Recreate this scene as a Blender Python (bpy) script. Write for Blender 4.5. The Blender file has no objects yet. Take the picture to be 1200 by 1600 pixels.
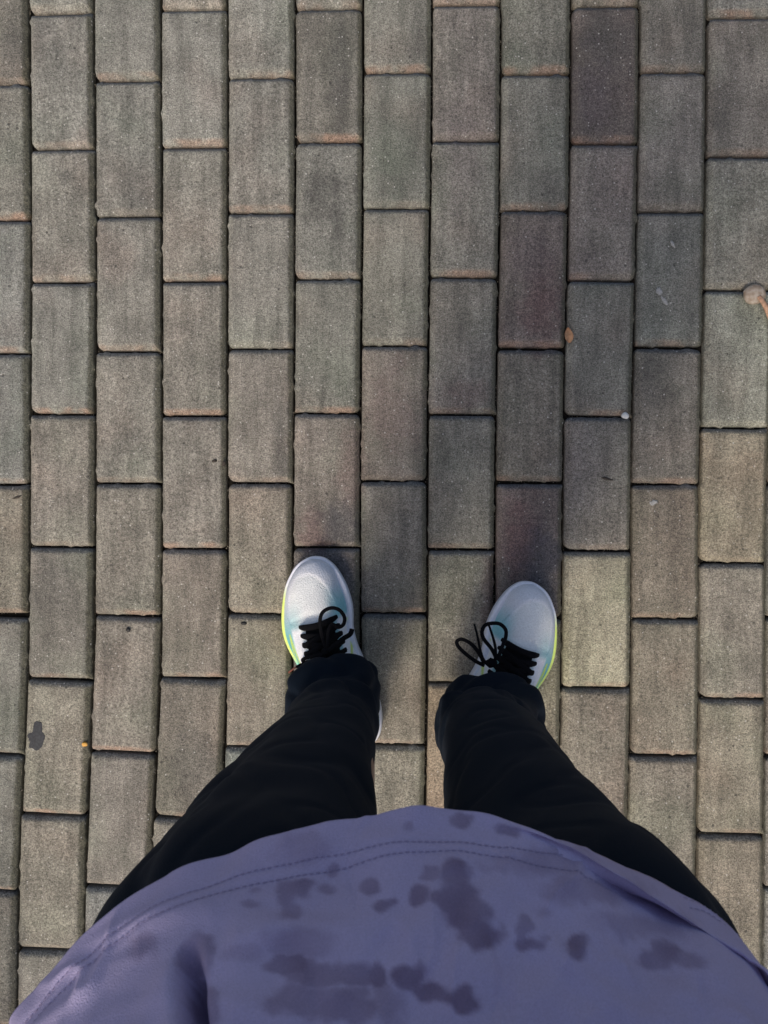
import bpy, bmesh, math, random
from mathutils import Vector, Matrix, noise, Euler
R = math.radians
random.seed(7)
scene = bpy.context.scene
col = scene.collection

# ------------------------------------------------------------------ camera
CAM_H, CRX, CRY, CRZ = 1.1995, -0.00477, 0.02517, 0.00744
FPX = 1250.0                                   # focal length in photo pixels (1200 x 1600)
cam_data = bpy.data.cameras.new("camera")
cam = bpy.data.objects.new("camera", cam_data)
col.objects.link(cam)
cam.location = (0, 0, CAM_H)
cam.rotation_euler = Euler((CRX, CRY, CRZ), 'XYZ')
cam_data.sensor_fit = 'VERTICAL'
cam_data.sensor_height = 24.0
cam_data.lens = 24.0 * FPX / 1600.0
cam_data.clip_start = 0.02
cam_data.clip_end = 1000
cam_data.dof.use_dof = True
cam_data.dof.focus_distance = 1.16
cam_data.dof.aperture_fstop = cam_data.lens / 1.25
scene.camera = cam
ROT = Euler((CRX, CRY, CRZ), 'XYZ').to_matrix()
ROTI = ROT.transposed()

def P(px, py, z=0.0):
    """photo pixel -> point at height z"""
    d = ROT @ Vector(((px - 600) / FPX, -(py - 800) / FPX, -1))
    t = (z - CAM_H) / d.z
    return Vector((d.x * t, d.y * t, z))

def proj(v):
    q = ROTI @ (Vector(v) - Vector((0, 0, CAM_H)))
    if q.z > -0.01:
        return (-9999, -9999)
    return (600 + q.x / -q.z * FPX, 800 - q.y / -q.z * FPX)

# ------------------------------------------------------------------ light
SUN_ELEV, SUN_AZ = 52.0, 203.0                 # azimuth clockwise from +Y: behind the person, a little left
world = bpy.data.worlds.new("World")
scene.world = world
world.use_nodes = True
wn = world.node_tree
bg = wn.nodes["Background"]
sky = wn.nodes.new("ShaderNodeTexSky")
sky.sky_type = 'NISHITA'
sky.sun_disc = False
sky.sun_elevation = R(SUN_ELEV)
sky.sun_rotation = R(SUN_AZ)
sky.air_density = 1.0
sky.dust_density = 5.0
sky.ozone_density = 0.4
wn.links.new(sky.outputs[0], bg.inputs[0])
bg.inputs[1].default_value = 0.105
sun_data = bpy.data.lights.new("sun", 'SUN')
sun_data.energy = 1.5
sun_data.angle = R(12)
sun_data.color = (1.0, 0.90, 0.78)
sun = bpy.data.objects.new("sun", sun_data)
col.objects.link(sun)
az = R(SUN_AZ); el = R(SUN_ELEV)
to_sun = Vector((math.sin(az) * math.cos(el), math.cos(az) * math.cos(el), math.sin(el)))
sun.rotation_euler = to_sun.to_track_quat('Z', 'Y').to_euler()
sun.location = to_sun * 20
scene.view_settings.view_transform = 'Standard'
scene.view_settings.look = 'None'
scene.view_settings.gamma = 1
scene.view_settings.exposure = 0.40
scene.view_settings.use_curve_mapping = False
scene.render.engine = 'CYCLES'

# ------------------------------------------------------------------ helpers
def lerp_table(tab, x):
    if x <= tab[0][0]:
        return tab[0][1:]
    for a, b in zip(tab, tab[1:]):
        if x <= b[0]:
            f = (x - a[0]) / (b[0] - a[0])
            return tuple(p + (q - p) * f for p, q in zip(a[1:], b[1:]))
    return tab[-1][1:]

def smooth_table(tab, x):
    """Catmull-Rom through a table of (key, values...)"""
    n = len(tab)
    if x <= tab[0][0]: return tab[0][1:]
    if x >= tab[-1][0]: return tab[-1][1:]
    for i in range(n - 1):
        if x <= tab[i + 1][0]:
            break
    k0, k1 = tab[i][0], tab[i + 1][0]
    h = k1 - k0
    f = (x - k0) / h
    out = []
    for j in range(1, len(tab[0])):
        p0, p1 = tab[i][j], tab[i + 1][j]
        m0 = (p1 - tab[i - 1][j]) / (k1 - tab[i - 1][0]) if i > 0 else (p1 - p0) / h
        m1 = (tab[i + 2][j] - p0) / (tab[i + 2][0] - k0) if i < n - 2 else (p1 - p0) / h
        f2, f3 = f * f, f * f * f
        out.append((2 * f3 - 3 * f2 + 1) * p0 + (f3 - 2 * f2 + f) * h * m0 + (-2 * f3 + 3 * f2) * p1 + (f3 - f2) * h * m1)
    return tuple(out)

def sstep(a, b, x):
    t = max(0.0, min(1.0, (x - a) / (b - a)))
    return t * t * (3 - 2 * t)

def mesh_obj(name, verts, faces, mats, parent=None, smooth=True, kind=None):
    me = bpy.data.meshes.new(name)
    me.from_pydata([tuple(v) for v in verts], [], faces)
    me.update()
    if not isinstance(mats, (list, tuple)):
        mats = [mats]
    for m in mats:
        me.materials.append(m)
    if smooth:
        me.polygons.foreach_set('use_smooth', [True] * len(me.polygons))
    o = bpy.data.objects.new(name, me)
    col.objects.link(o)
    if parent: o.parent = parent
    if kind: o['kind'] = kind
    return o

def tag(o, label, cat, group=None):
    o['label'] = label; o['category'] = cat
    if group: o['group'] = group
    return o

class NT:
    """small node helper"""
    def __init__(self, name):
        self.m = bpy.data.materials.new(name)
        self.m.use_nodes = True
        self.t = self.m.node_tree
        self.b = self.t.nodes["Principled BSDF"]
    def n(self, typ, **kw):
        nd = self.t.nodes.new(typ)
        for k, v in kw.items():
            if k.startswith('i_'):
                key = k[2:]
                key = int(key) if key.isdigit() else key
                nd.inputs[key].default_value = v
            else:
                setattr(nd, k, v)
        return nd
    def l(self, a, b):
        self.t.links.new(a, b)
    def math(self, op, a, b=None, clamp=False):
        nd = self.t.nodes.new('ShaderNodeMath'); nd.operation = op; nd.use_clamp = clamp
        for i, x in enumerate((a, b)):
            if x is None: continue
            if isinstance(x, (int, float)): nd.inputs[i].default_value = x
            else: self.l(x, nd.inputs[i])
        return nd.outputs[0]
    def mix(self, fac, a, b, mode='MIX'):
        nd = self.t.nodes.new('ShaderNodeMix'); nd.data_type = 'RGBA'; nd.blend_type = mode
        for i, x in ((0, fac), (6, a), (7, b)):
            if isinstance(x, (int, float)): nd.inputs[i].default_value = x
            elif isinstance(x, tuple): nd.inputs[i].default_value = (*x[:3], 1)
            else: self.l(x, nd.inputs[i])
        return nd.outputs[2]
    def ramp(self, x, a, b, lo=0.0, hi=1.0, smooth=False):
        nd = self.t.nodes.new('ShaderNodeMapRange'); nd.clamp = True
        if smooth: nd.interpolation_type = 'SMOOTHSTEP'
        self.l(x, nd.inputs[0])
        for i, v in zip((1, 2, 3, 4), (a, b, lo, hi)): nd.inputs[i].default_value = v
        return nd.outputs[0]
    def noise(self, vec, scale, detail=2.0, rough=0.5, dist=0.0):
        nd = self.t.nodes.new('ShaderNodeTexNoise')
        nd.inputs['Scale'].default_value = scale
        nd.inputs['Detail'].default_value = detail
        nd.inputs['Roughness'].default_value = rough
        nd.inputs['Distortion'].default_value = dist
        if vec is not None: self.l(vec, nd.inputs['Vector'])
        return nd.outputs[0]

def simple(name, rgb, rough=0.6, spec=0.5, nscale=None, namp=0.15, bump=0.0):
    k = NT(name)
    k.b.inputs['Roughness'].default_value = rough
    k.b.inputs['Specular IOR Level'].default_value = spec
    k.b.inputs['Base Color'].default_value = (*rgb, 1)
    if nscale:
        tc = k.n('ShaderNodeTexCoord')
        nz = k.noise(tc.outputs['Object'], nscale, 3)
        v = k.ramp(nz, 0.3, 0.7, 1 - namp, 1 + namp)
        cmb = k.n('ShaderNodeCombineColor')
        for i in range(3): k.l(v, cmb.inputs[i])
        k.l(k.mix(1.0, rgb, cmb.outputs[0], 'MULTIPLY'), k.b.inputs['Base Color'])
        if bump:
            bp = k.n('ShaderNodeBump'); bp.inputs['Distance'].default_value = bump
            bp.inputs['Strength'].default_value = 1
            k.l(nz, bp.inputs['Height']); k.l(bp.outputs[0], k.b.inputs['Normal'])
    return k.m

# ------------------------------------------------------------------ paver material
DK, RD, TOE_SHADE, GR = (0.085, 0.082, 0.076), (0.150, 0.088, 0.085), (0.060, 0.062, 0.075), (0.11, 0.13, 0.10)
SMUDGES_SHADE = [(530, 120, 20, 90, DK, .55), (505, 300, 34, 50, DK, .6), (528, 330, 14, 60, DK, .5), (945, 60, 44, 50, DK, .6), (930, 150, 34, 80, (.10, .085, .09), .6),
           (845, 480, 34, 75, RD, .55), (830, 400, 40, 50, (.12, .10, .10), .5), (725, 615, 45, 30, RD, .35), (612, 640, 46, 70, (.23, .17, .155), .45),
           (548, 735, 22, 70, RD, .45), (490, 835, 26, 40, RD, .55), (530, 820, 36, 42, TOE_SHADE, .55), (520, 885, 44, 40, TOE_SHADE, .6), (812, 850, 34, 80, RD, .65),  # blue patches and their reddish fringe paint the shadow ahead of the toes
           (848, 880, 34, 60, TOE_SHADE, .7), (720, 250, 30, 90, (.17, .14, .14), .35), (215, 290, 30, 60, DK, .4), (103, 275, 12, 14, DK, .55), (1015, 590, 30, 60, DK, .4),
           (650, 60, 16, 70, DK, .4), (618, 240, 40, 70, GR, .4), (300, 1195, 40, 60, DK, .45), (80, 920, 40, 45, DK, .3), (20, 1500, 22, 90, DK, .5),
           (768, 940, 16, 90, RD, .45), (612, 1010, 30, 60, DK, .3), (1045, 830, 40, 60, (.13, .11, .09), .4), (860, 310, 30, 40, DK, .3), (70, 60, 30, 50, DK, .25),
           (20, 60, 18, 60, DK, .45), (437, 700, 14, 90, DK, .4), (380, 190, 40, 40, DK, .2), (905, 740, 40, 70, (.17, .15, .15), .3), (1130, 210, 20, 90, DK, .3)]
def paver_material():
    k = NT("concrete_paver")
    oi = k.n('ShaderNodeObjectInfo')
    tc = k.n('ShaderNodeTexCoord')
    off = k.n('ShaderNodeVectorMath', operation='ADD')
    rnd = k.math('MULTIPLY', oi.outputs['Random'], 37.0)
    k.l(tc.outputs['Object'], off.inputs[0])
    cx = k.n('ShaderNodeCombineXYZ'); k.l(rnd, cx.inputs[0]); k.l(rnd, cx.inputs[2])
    k.l(cx.outputs[0], off.inputs[1])
    v = off.outputs[0]
    def gray(s):
        c = k.n('ShaderNodeCombineColor')
        for i in range(3): k.l(s, c.inputs[i])
        return c.outputs[0]
    c = oi.outputs['Color']
    # broad damp and worn patches
    n1 = k.noise(v, 22, 3, 0.55)
    c = k.mix(1.0, c, gray(k.ramp(n1, 0.30, 0.68, 0.80, 1.08, True)), 'MULTIPLY')
    # vertical scrape streaks from the press
    mp = k.n('ShaderNodeMapping'); mp.inputs['Scale'].default_value = (62, 8, 20)
    k.l(v, mp.inputs['Vector'])
    n2 = k.noise(mp.outputs[0], 1.0, 3, 0.6)
    c = k.mix(1.0, c, gray(k.ramp(n2, 0.34, 0.60, 0.74, 1.07)), 'MULTIPLY')
    # reddish / greenish hue drift
    n3 = k.noise(v, 9, 2, 0.5)
    c = k.mix(k.ramp(n3, 0.55, 0.75, 0, 0.45), c, k.mix(1.0, c, (1.10, 0.94, 0.92), 'MULTIPLY'))
    c = k.mix(k.ramp(n3, 0.48, 0.30, 0, 0.55), c, k.mix(1.0, c, (0.93, 1.02, 0.95), 'MULTIPLY'))
    # rusty worn lower edge with warm bevel light painted in, strength differs from block to block
    sep = k.n('ShaderNodeSeparateXYZ'); k.l(tc.outputs['Object'], sep.inputs[0])
    n4 = k.noise(v, 120, 3, 0.6)
    edge = k.ramp(k.math('ADD', sep.outputs[1], k.math('MULTIPLY', n4, 0.006)), -0.0860, -0.0930, 0, 1, True)
    n5 = k.noise(v, 28, 2)
    edge = k.math('MULTIPLY', edge, k.ramp(n5, 0.40, 0.6, 0.05, 1.0))
    er = k.math('FRACT', k.math('MULTIPLY', oi.outputs['Random'], 7.31))
    edge = k.math('MULTIPLY', edge, k.ramp(er, 0.1, 1.0, 0.10, 0.75))
    c = k.mix(edge, c, (0.31, 0.205, 0.15))
    # shade of the right-hand bevel, painted as a dark olive edge
    edge_shade = k.ramp(k.math('ADD', sep.outputs[0], k.math('MULTIPLY', n4, 0.008)), 0.0440, 0.0505, 0, 0.70, True)
    c = k.mix(edge_shade, c, (0.085, 0.082, 0.05))
    d2 = k.ramp(k.math('SUBTRACT', sep.outputs[1], k.math('MULTIPLY', n4, 0.006)), 0.0885, 0.0945, 0, 0.72, True)  # top edge: shaded bevel painted dark blue-grey
    c = k.mix(d2, c, (0.075, 0.088, 0.102))
    # old spills, damp smudges and painted toe shadows lying across the blocks (their place on the paving, in metres)
    geo = k.n('ShaderNodeNewGeometry')
    wob = k.noise(geo.outputs['Position'], 38, 3, 0.6)
    wsep = k.n('ShaderNodeSeparateXYZ'); k.l(geo.outputs['Position'], wsep.inputs[0])
    wv_ = k.math('MULTIPLY', k.math('SUBTRACT', wob, 0.5), 1.9)
    for x, y, rx, ry, colr, st in SMUDGES_SHADE:
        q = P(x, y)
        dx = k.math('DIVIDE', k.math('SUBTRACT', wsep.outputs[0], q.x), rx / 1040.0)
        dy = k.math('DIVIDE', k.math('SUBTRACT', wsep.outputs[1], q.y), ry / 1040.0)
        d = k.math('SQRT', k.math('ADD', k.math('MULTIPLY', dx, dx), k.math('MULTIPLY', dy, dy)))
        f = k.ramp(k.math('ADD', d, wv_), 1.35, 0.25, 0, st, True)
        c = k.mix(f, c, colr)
    # sand grains
    g1 = k.noise(v, 480, 3, 0.75)
    c = k.mix(1.0, c, gray(k.ramp(g1, 0.31, 0.69, 0.32, 1.65)), 'MULTIPLY')
    g2 = k.noise(v, 190, 2, 0.6)
    c = k.mix(1.0, c, gray(k.ramp(g2, 0.3, 0.7, 0.78, 1.22)), 'MULTIPLY')
    # pale quartz specks
    vo = k.n('ShaderNodeTexVoronoi'); vo.inputs['Scale'].default_value = 210
    k.l(v, vo.inputs['Vector'])
    sp = k.ramp(vo.outputs['Distance'], 0.30, 0.16, 0, 1)
    vs = k.n('ShaderNodeSeparateColor'); k.l(vo.outputs['Color'], vs.inputs[0])
    pick = k.ramp(vs.outputs[0], 0.90, 0.97, 0, 0.7)
    c = k.mix(k.math('MULTIPLY', sp, pick), c, (0.62, 0.60, 0.56))
    # dark pits
    vp = k.n('ShaderNodeTexVoronoi'); vp.inputs['Scale'].default_value = 150
    k.l(v, vp.inputs['Vector'])
    ps = k.n('ShaderNodeSeparateColor'); k.l(vp.outputs['Color'], ps.inputs[0])
    pit = k.math('MULTIPLY', k.ramp(vp.outputs['Distance'], 0.36, 0.18, 0, 1), k.ramp(ps.outputs[1], 0.955, 0.99, 0, 0.65))
    c = k.mix(pit, c, (0.055, 0.05, 0.045))
    k.l(c, k.b.inputs['Base Color'])
    k.b.inputs['Roughness'].default_value = 0.82
    k.b.inputs['Specular IOR Level'].default_value = 0.35
    h = k.math('ADD', k.math('MULTIPLY', g1, 1.0), k.math('MULTIPLY', g2, 0.8))
    h = k.math('SUBTRACT', h, k.math('MULTIPLY', pit, 0.9))
    h = k.math('ADD', h, k.math('MULTIPLY', n1, 1.6))
    bp = k.n('ShaderNodeBump'); bp.inputs['Distance'].default_value = 0.0016; bp.inputs['Strength'].default_value = 1.0
    k.l(h, bp.inputs['Height']); k.l(bp.outputs[0], k.b.inputs['Normal'])
    return k.m
M_PAVER = paver_material()
M_BED = simple("joint_sand", (0.016, 0.014, 0.011), 0.95, 0.2, 260, 0.5, 0.001)
M_GRIT = simple("grit", (0.26, 0.23, 0.18), 0.9, 0.3, 400, 0.5)
M_GROUND = simple("far_ground", (0.17, 0.165, 0.15), 0.9, 0.2, 8, 0.2)

# ------------------------------------------------------------------ ground and pavement
def sheet(name, x0, x1, y0, y1, z, m, parent=None, kind=None):
    return mesh_obj(name, [(x0, y0, z), (x1, y0, z), (x1, y1, z), (x0, y1, z)], [(0, 1, 2, 3)], m, parent, False, kind)
ground = sheet('ground', -300, 300, -300, 300, -0.045, M_GROUND, None, 'structure')
pavement = sheet('pavement', -4.2, 4.2, -4.2, 4.2, -0.0180, M_BED, None, 'structure')

def outline(w, h, seg, rads, jit, seed, inset=0.0):
    """rounded rectangle of fixed point count, jittered; rads = 4 corner radii"""
    pts = []
    hw, hh = w / 2 - inset, h / 2 - inset
    corners = [(hw, hh, 0, rads[0]), (-hw, hh, 90, rads[1]), (-hw, -hh, 180, rads[2]), (hw, -hh, 270, rads[3])]
    nl, ns, nc = seg
    for ci, (x, y, a0, r) in enumerate(corners):
        r = max(r - inset * 0.6, 0.0015)
        ox, oy = x - math.copysign(r, x), y - math.copysign(r, y)
        for i in range(nc + 1):
            a = R(a0 + 90 * i / nc)
            pts.append((ox + r * math.cos(a), oy + r * math.sin(a)))
        nx, ny, na, nr = corners[(ci + 1) % 4]
        nr = max(nr - inset * 0.6, 0.0015)
        n = ns if ci % 2 == 0 else nl
        nox, noy = nx - math.copysign(nr, nx), ny - math.copysign(nr, ny)
        A = pts[-1]
        B = (nox + nr * math.cos(R(na)), noy + nr * math.sin(R(na)))
        for i in range(1, n):
            f = i / n
            pts.append((A[0] + (B[0] - A[0]) * f, A[1] + (B[1] - A[1]) * f))
    out = []
    for i, (x, y) in enumerate(pts):
        d = Vector((x / (w / 2), y / (h / 2), 0))
        n1 = noise.noise(Vector((x * 60, y * 60, seed * 3.1))) * jit
        n2 = noise.noise(Vector((x * 260, y * 260, seed * 5.7 + 9))) * jit * 0.8
        n3 = noise.noise(Vector((x * 110, y * 110, seed * 1.7 + 30)))
        chip = -max(0, n3 - 0.32) * 0.010 * (jit / 0.0006)
        s = n1 + n2 + chip
        L = math.hypot(x, y)
        ex = x + (math.copysign(s, x) if abs(abs(x) - w / 2 + inset) < 0.004 else 0)
        ey = y + (math.copysign(s, y) if abs(abs(y) - h / 2 + inset) < 0.004 else 0)
        out.append((ex, ey))
    return out

def paver_mesh(seed, seg=(30, 16, 4)):
    rnd = random.Random(seed)
    rads = [rnd.choice((0.003, 0.004, 0.005, 0.008)) for _ in range(4)]
    if seed % 5 == 1: rads[2] = 0.012
    rings = [(0.0, -0.040, 0.0003), (0.0, -0.0090, 0.0006), (0.0006, -0.0066, 0.0006), (0.0018, -0.0050, 0.0005),
             (0.0065, -0.0013, 0.0005), (0.0082, -0.0004, 0.0004), (0.0120, 0.0, 0.0002)]
    verts, faces = [], []
    for ins, z, j in rings:
        for x, y in outline(0.1, 0.2, seg, rads, j, seed, ins):
            dz = noise.noise(Vector((x * 90, y * 90, seed + 3))) * 0.0004 if z > -0.02 else 0
            verts.append((x, y, z + dz))
    n = len(verts) // len(rings)
    for r in range(len(rings) - 1):
        for i in range(n):
            j = (i + 1) % n
            faces.append((r * n + i, r * n + j, (r + 1) * n + j, (r + 1) * n + i))
    faces.append(tuple((len(rings) - 1) * n + i for i in range(n)))
    me = bpy.data.meshes.new("paver")
    me.from_pydata(verts, [], faces); me.update()
    me.polygons.foreach_set('use_smooth', [True] * len(me.polygons))
    me.materials.append(M_PAVER)
    return me
VARIANTS = [paver_mesh(s) for s in range(14)]

# joint lines measured on the real pavement
YS = [0, 200, 400, 600, 800, 1000, 1100, 1200, 1300, 1400]
JX = {0: [42, 44, 46, 43.5, 43, 41, 38, 34, 28, 25], 1: [144, 145.5, 147, 146, 146, 144, 141, 137, 132, 129.5],
      2: [249.5, 250, 250, 250.5, 251, 250, 247, 241, 236, 233], 3: [354, 355, 354, 353.5, 353.5, 353.5, 352, 348, 344, 341],
      4: [460, 461, 459, 458.5, 457.5, 456, 455, 452, 449, 446], 5: [567, 567, 565, 563.5, 562.5, 563, 561, 559, 556, 553],
      6: [675.5, 675, 671.5, 669, 667.5, 668, 667, 665, 664, 662], 7: [784, 782.5, 780.5, 776.5, 774.5, 774, 773, 771, 769, 767],
      8: [894, 893, 889, 883.5, 881, 879.5, 878, 876, 874, 872], 9: [1002, 999.5, 996, 990, 988, 989, 987, 985.5, 983, 981],
      10: [1108, 1106.5, 1103, 1100.5, 1095, 1096, 1095, 1093, 1092, 1092], 11: [1216, 1214, 1211, 1208, 1201, 1199.5, 1199, 1198, 1197, 1197]}
HY = {0: [130, 342, 551, 757, 962, 1179, 1393], 1: [17.5, 230.5, 439.5, 646.5, 855, 1063, 1275, 1487], 2: [123, 336, 548, 755, 963, 1177, 1388],
      3: [11.5, 227, 437.5, 649, 858, 1061, 1280], 4: [118.5, 330.5, 543.5, 754.5, 960, 1169], 5: [10, 219, 434.5, 645, 855.5, 1066],
      6: [110.5, 323.5, 539, 751.5, 959.5, 1165], 7: [3, 217.5, 431.5, 647, 859, 1068], 8: [112.5, 327, 543.5, 754, 967, 1181],
      9: [6.5, 222, 437, 650, 861, 1076, 1289], 10: [110, 328.5, 541.5, 756.5, 967.5, 1182.5, 1397], 11: [23.5, 242.5, 452, 668, 880, 1093, 1306]}
WIDE = {(8, 2): 6, (8, 3): 5.5, (10, 2): 6, (7, 4): 4.5, (0, 4): 8, (9, 4): 4.5, (10, 5): 5, (1, 5): 5}   # wider cross joints, photo px

def jx(j, y):
    if j < 0:
        return jx(0, y) + j * 104.0
    if j > 11:
        return jx(11, y) + (j - 11) * 108.5
    row = JX[j]
    if y <= 0: return row[0] + (y / 200) * (row[1] - row[0])
    if y >= 1400: return row[-1] - (y - 1400) * 0.01
    return lerp_table([(a, b) for a, b in zip(YS, row)], y)[0]

TONES = [  # photo px of a block, tone
    (93, 125, (.98, 1.0, .98)), (197, 40, (.97, .99, .97)), (197, 225, (.88, .90, .88)), (300, 115, (1.02, 1.04, 1.02)),
    (405, 60, (1.0, 1.03, 1.0)), (405, 225, (.95, .96, .93)), (512, 115, (.74, .73, .70)), (512, 325, (.80, .82, .80)),
    (620, 60, (.92, .94, .90)), (620, 215, (.78, .81, .77)), (724, 110, (.85, .81, .80)), (724, 325, (.90, .90, .86)),
    (836, 55, (.88, .90, .84)), (834, 220, (.86, .87, .82)), (945, 115, (.56, .50, .50)), (943, 330, (.84, .77, .76)),
    (833, 435, (.76, .67, .66)), (1052, 50, (.80, .78, .74)), (1052, 220, (.92, .88, .85)), (1052, 435, (.83, .86, .84)),
    (1150, 130, (.98, .93, .88)), (1150, 350, (1.08, 1.08, 1.0)), (1150, 560, (1.10, 1.14, 1.04)), (93, 335, (1.0, 1.0, .96)),
    (93, 545, (.95, .97, .95)), (93, 755, (.97, .93, .88)), (93, 960, (.86, .84, .80)), (85, 1170, (1.08, 1.04, .94)),
    (80, 1380, (.98, .95, .86)), (20, 1285, (.80, .82, .78)), (20, 1070, (.84, .85, .81)), (20, 860, (.96, .92, .82)),
    (20, 1500, (.68, .66, .63)), (197, 440, (.96, .96, .93)), (197, 650, (.96, .95, .91)), (197, 860, (.95, .92, .86)),
    (190, 1070, (.98, .93, .87)), (185, 1285, (.96, .92, .88)), (300, 330, (.95, .95, .91)), (300, 545, (.96, .94, .90)),
    (300, 755, (.98, .96, .92)), (300, 960, (1.02, .95, .89)), (298, 1170, (.86, .81, .75)), (405, 435, (1.0, 1.0, .97)),
    (405, 650, (.97, .93, .89)), (405, 860, (1.05, .98, .89)), (405, 1065, (1.0, .93, .84)), (512, 540, (.86, .88, .84)),
    (512, 750, (.90, .84, .80)), (512, 960, (.72, .66, .66)), (617, 430, (.92, .93, .87)), (615, 645, (.97, .89, .84)),
    (615, 855, (.87, .84, .80)), (615, 1060, (1.0, .95, .86)), (724, 540, (.90, .88, .84)), (722, 750, (.84, .83, .78)),
    (720, 965, (.96, .93, .85)), (718, 1170, (1.15, .98, .80)), (830, 650, (.84, .80, .74)), (828, 860, (.70, .60, .60)),
    (826, 1080, (1.08, 1.0, .84)), (938, 545, (.86, .86, .82)), (935, 755, (.90, .87, .84)), (935, 970, (1.42, 1.38, 1.14)),
    (932, 1180, (.92, .86, .77)), (1045, 650, (.86, .82, .77)), (1042, 860, (.86, .79, .70)), (1040, 1075, (.95, .89, .78)),
    (1040, 1290, (.96, .91, .82)), (1150, 775, (1.12, 1.03, .86)), (1150, 985, (1.0, .95, .87)), (1150, 1200, (1.10, 1.04, .90)),
    (1150, 1400, (1.0, .92, .80)), (627, 1215, (.98, .95, .85)), (715, 1000, (.96, .93, .85)), (20, 60, (.82, .80, .76)), (20, 235, (.9, .91, .87)),
]
BASE = (0.256, 0.247, 0.221)
grit_lines = []
count = 0
for c in range(-3, 16):
    cc = min(max(c, 0), 11)
    ys = list(HY[cc])
    if c < 0 or c > 11:
        ph = ((c % 2) == 1)
        ys = [(18 if ph else 122) + 212.0 * i + random.uniform(-5, 5) for i in range(8)]
    while ys[0] > -330: ys.insert(0, ys[0] - 212.5)
    while ys[-1] < 1950: ys.append(ys[-1] + 212.0)
    k0 = len([y for y in ys if y < (HY[cc][0] if 0 <= c <= 11 else 0)])
    for i in range(len(ys) - 1):
        gT = WIDE.get((c, i - k0), 3.8) / 2
        gB = WIDE.get((c, i + 1 - k0), 3.8) / 2
        yt, yb = ys[i] + gT, ys[i + 1] - gB
        q1, q2 = yt + 30, yb - 30
        xl1, xr1, xl2, xr2 = jx(c - 1, q1), jx(c, q1), jx(c - 1, q2), jx(c, q2)
        A = (P(xl1, q1) + P(xr1, q1)) / 2; B = (P(xl2, q2) + P(xr2, q2)) / 2
        ctr = (P((xl1 + xr1) / 2, yt) + P((xl2 + xr2) / 2, yb)) / 2
        gap = random.uniform(0.0026, 0.0046)
        w = min((P(xr1, q1) - P(xl1, q1)).length, (P(xr2, q2) - P(xl2, q2)).length) - gap
        h = (P(xl1, yt) - P(xl1, yb)).length
        ang = math.atan2((A - B).y, (A - B).x) - math.pi / 2
        me = VARIANTS[random.randrange(len(VARIANTS))]
        o = bpy.data.objects.new('paver', me)
        col.objects.link(o)
        o.parent = pavement
        o.location = (ctr.x, ctr.y, random.uniform(-0.0010, 0.0006))
        fl = random.random() < 0.0
        o.rotation_euler = (random.gauss(0, 0.0035), random.gauss(0, 0.005), ang + random.gauss(0, 0.0012))
        o.scale = (w / 0.1, h / 0.2, 1)
        mx, my = (xl1 + xr1 + xl2 + xr2) / 4, (yt + yb) / 2
        best, bd = None, 1e9
        for tx, ty, t in TONES:
            d = math.hypot((tx - mx), (ty - my) * 0.6)
            if d < bd: bd, best = d, t
        r0 = random.gauss(0, 0.02)
        if bd < 58:
            t = tuple(a + r0 for a in best)
        else:
            s = random.uniform(0.85, 1.08); wv = random.uniform(-0.05, 0.05)
            t = (s + wv, s, s - wv - 0.03)
        o.color = tuple(b * a for a, b in zip(t, BASE)) + (1,)
        count += 1
        grit_lines.append((ctr, w, h, ang))
print('pavers', count)

# blocks beyond: one joined field around the individual ones
def far_field():
    verts, faces = [], []
    pc, pr = 0.1022, 0.2030
    ax0, ax1, ay0, ay1 = -1e9, 1e9, -1e9, 1e9
    xs = [g[0].x for g in grit_lines]; yy = [g[0].y for g in grit_lines]
    X0, X1, Y0, Y1 = min(xs) - 0.053, max(xs) + 0.053, min(yy) - 0.11, max(yy) + 0.11
    a = 0.0074
    for c in range(-40, 52):
        for r in range(-22, 22):
            x = -0.576 + (c - 0.5) * pc; y = 0.747 - (r + (0.5 if c % 2 else 0.0)) * pr
            if abs(x) > 4.1 or abs(y) > 4.05: continue
            if X0 < x + 0.05 and x - 0.05 < X1 and Y0 < y + 0.10 and y - 0.10 < Y1: continue
            b = len(verts)
            hw, hh = 0.0498, 0.1000
            z = random.uniform(-0.001, 0.0006)
            for ins, zz in ((0, -0.04), (0, -0.0040), (0.007, 0.0)):
                for sx, sy in ((1, 1), (-1, 1), (-1, -1), (1, -1)):
                    verts.append((x + sx * (hw - ins), y + sy * (hh - ins), zz + z))
            for rr in range(2):
                for i in range(4):
                    j = (i + 1) % 4
                    faces.append((b + rr * 4 + i, b + rr * 4 + j, b + rr * 4 + 4 + j, b + rr * 4 + 4 + i))
            faces.append((b + 8, b + 9, b + 10, b + 11))
    o = mesh_obj('outer_pavers', verts, faces, M_PAVER, pavement, False, 'stuff')
    o.color = (0.235, 0.228, 0.208, 1)
far_field()

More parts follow.
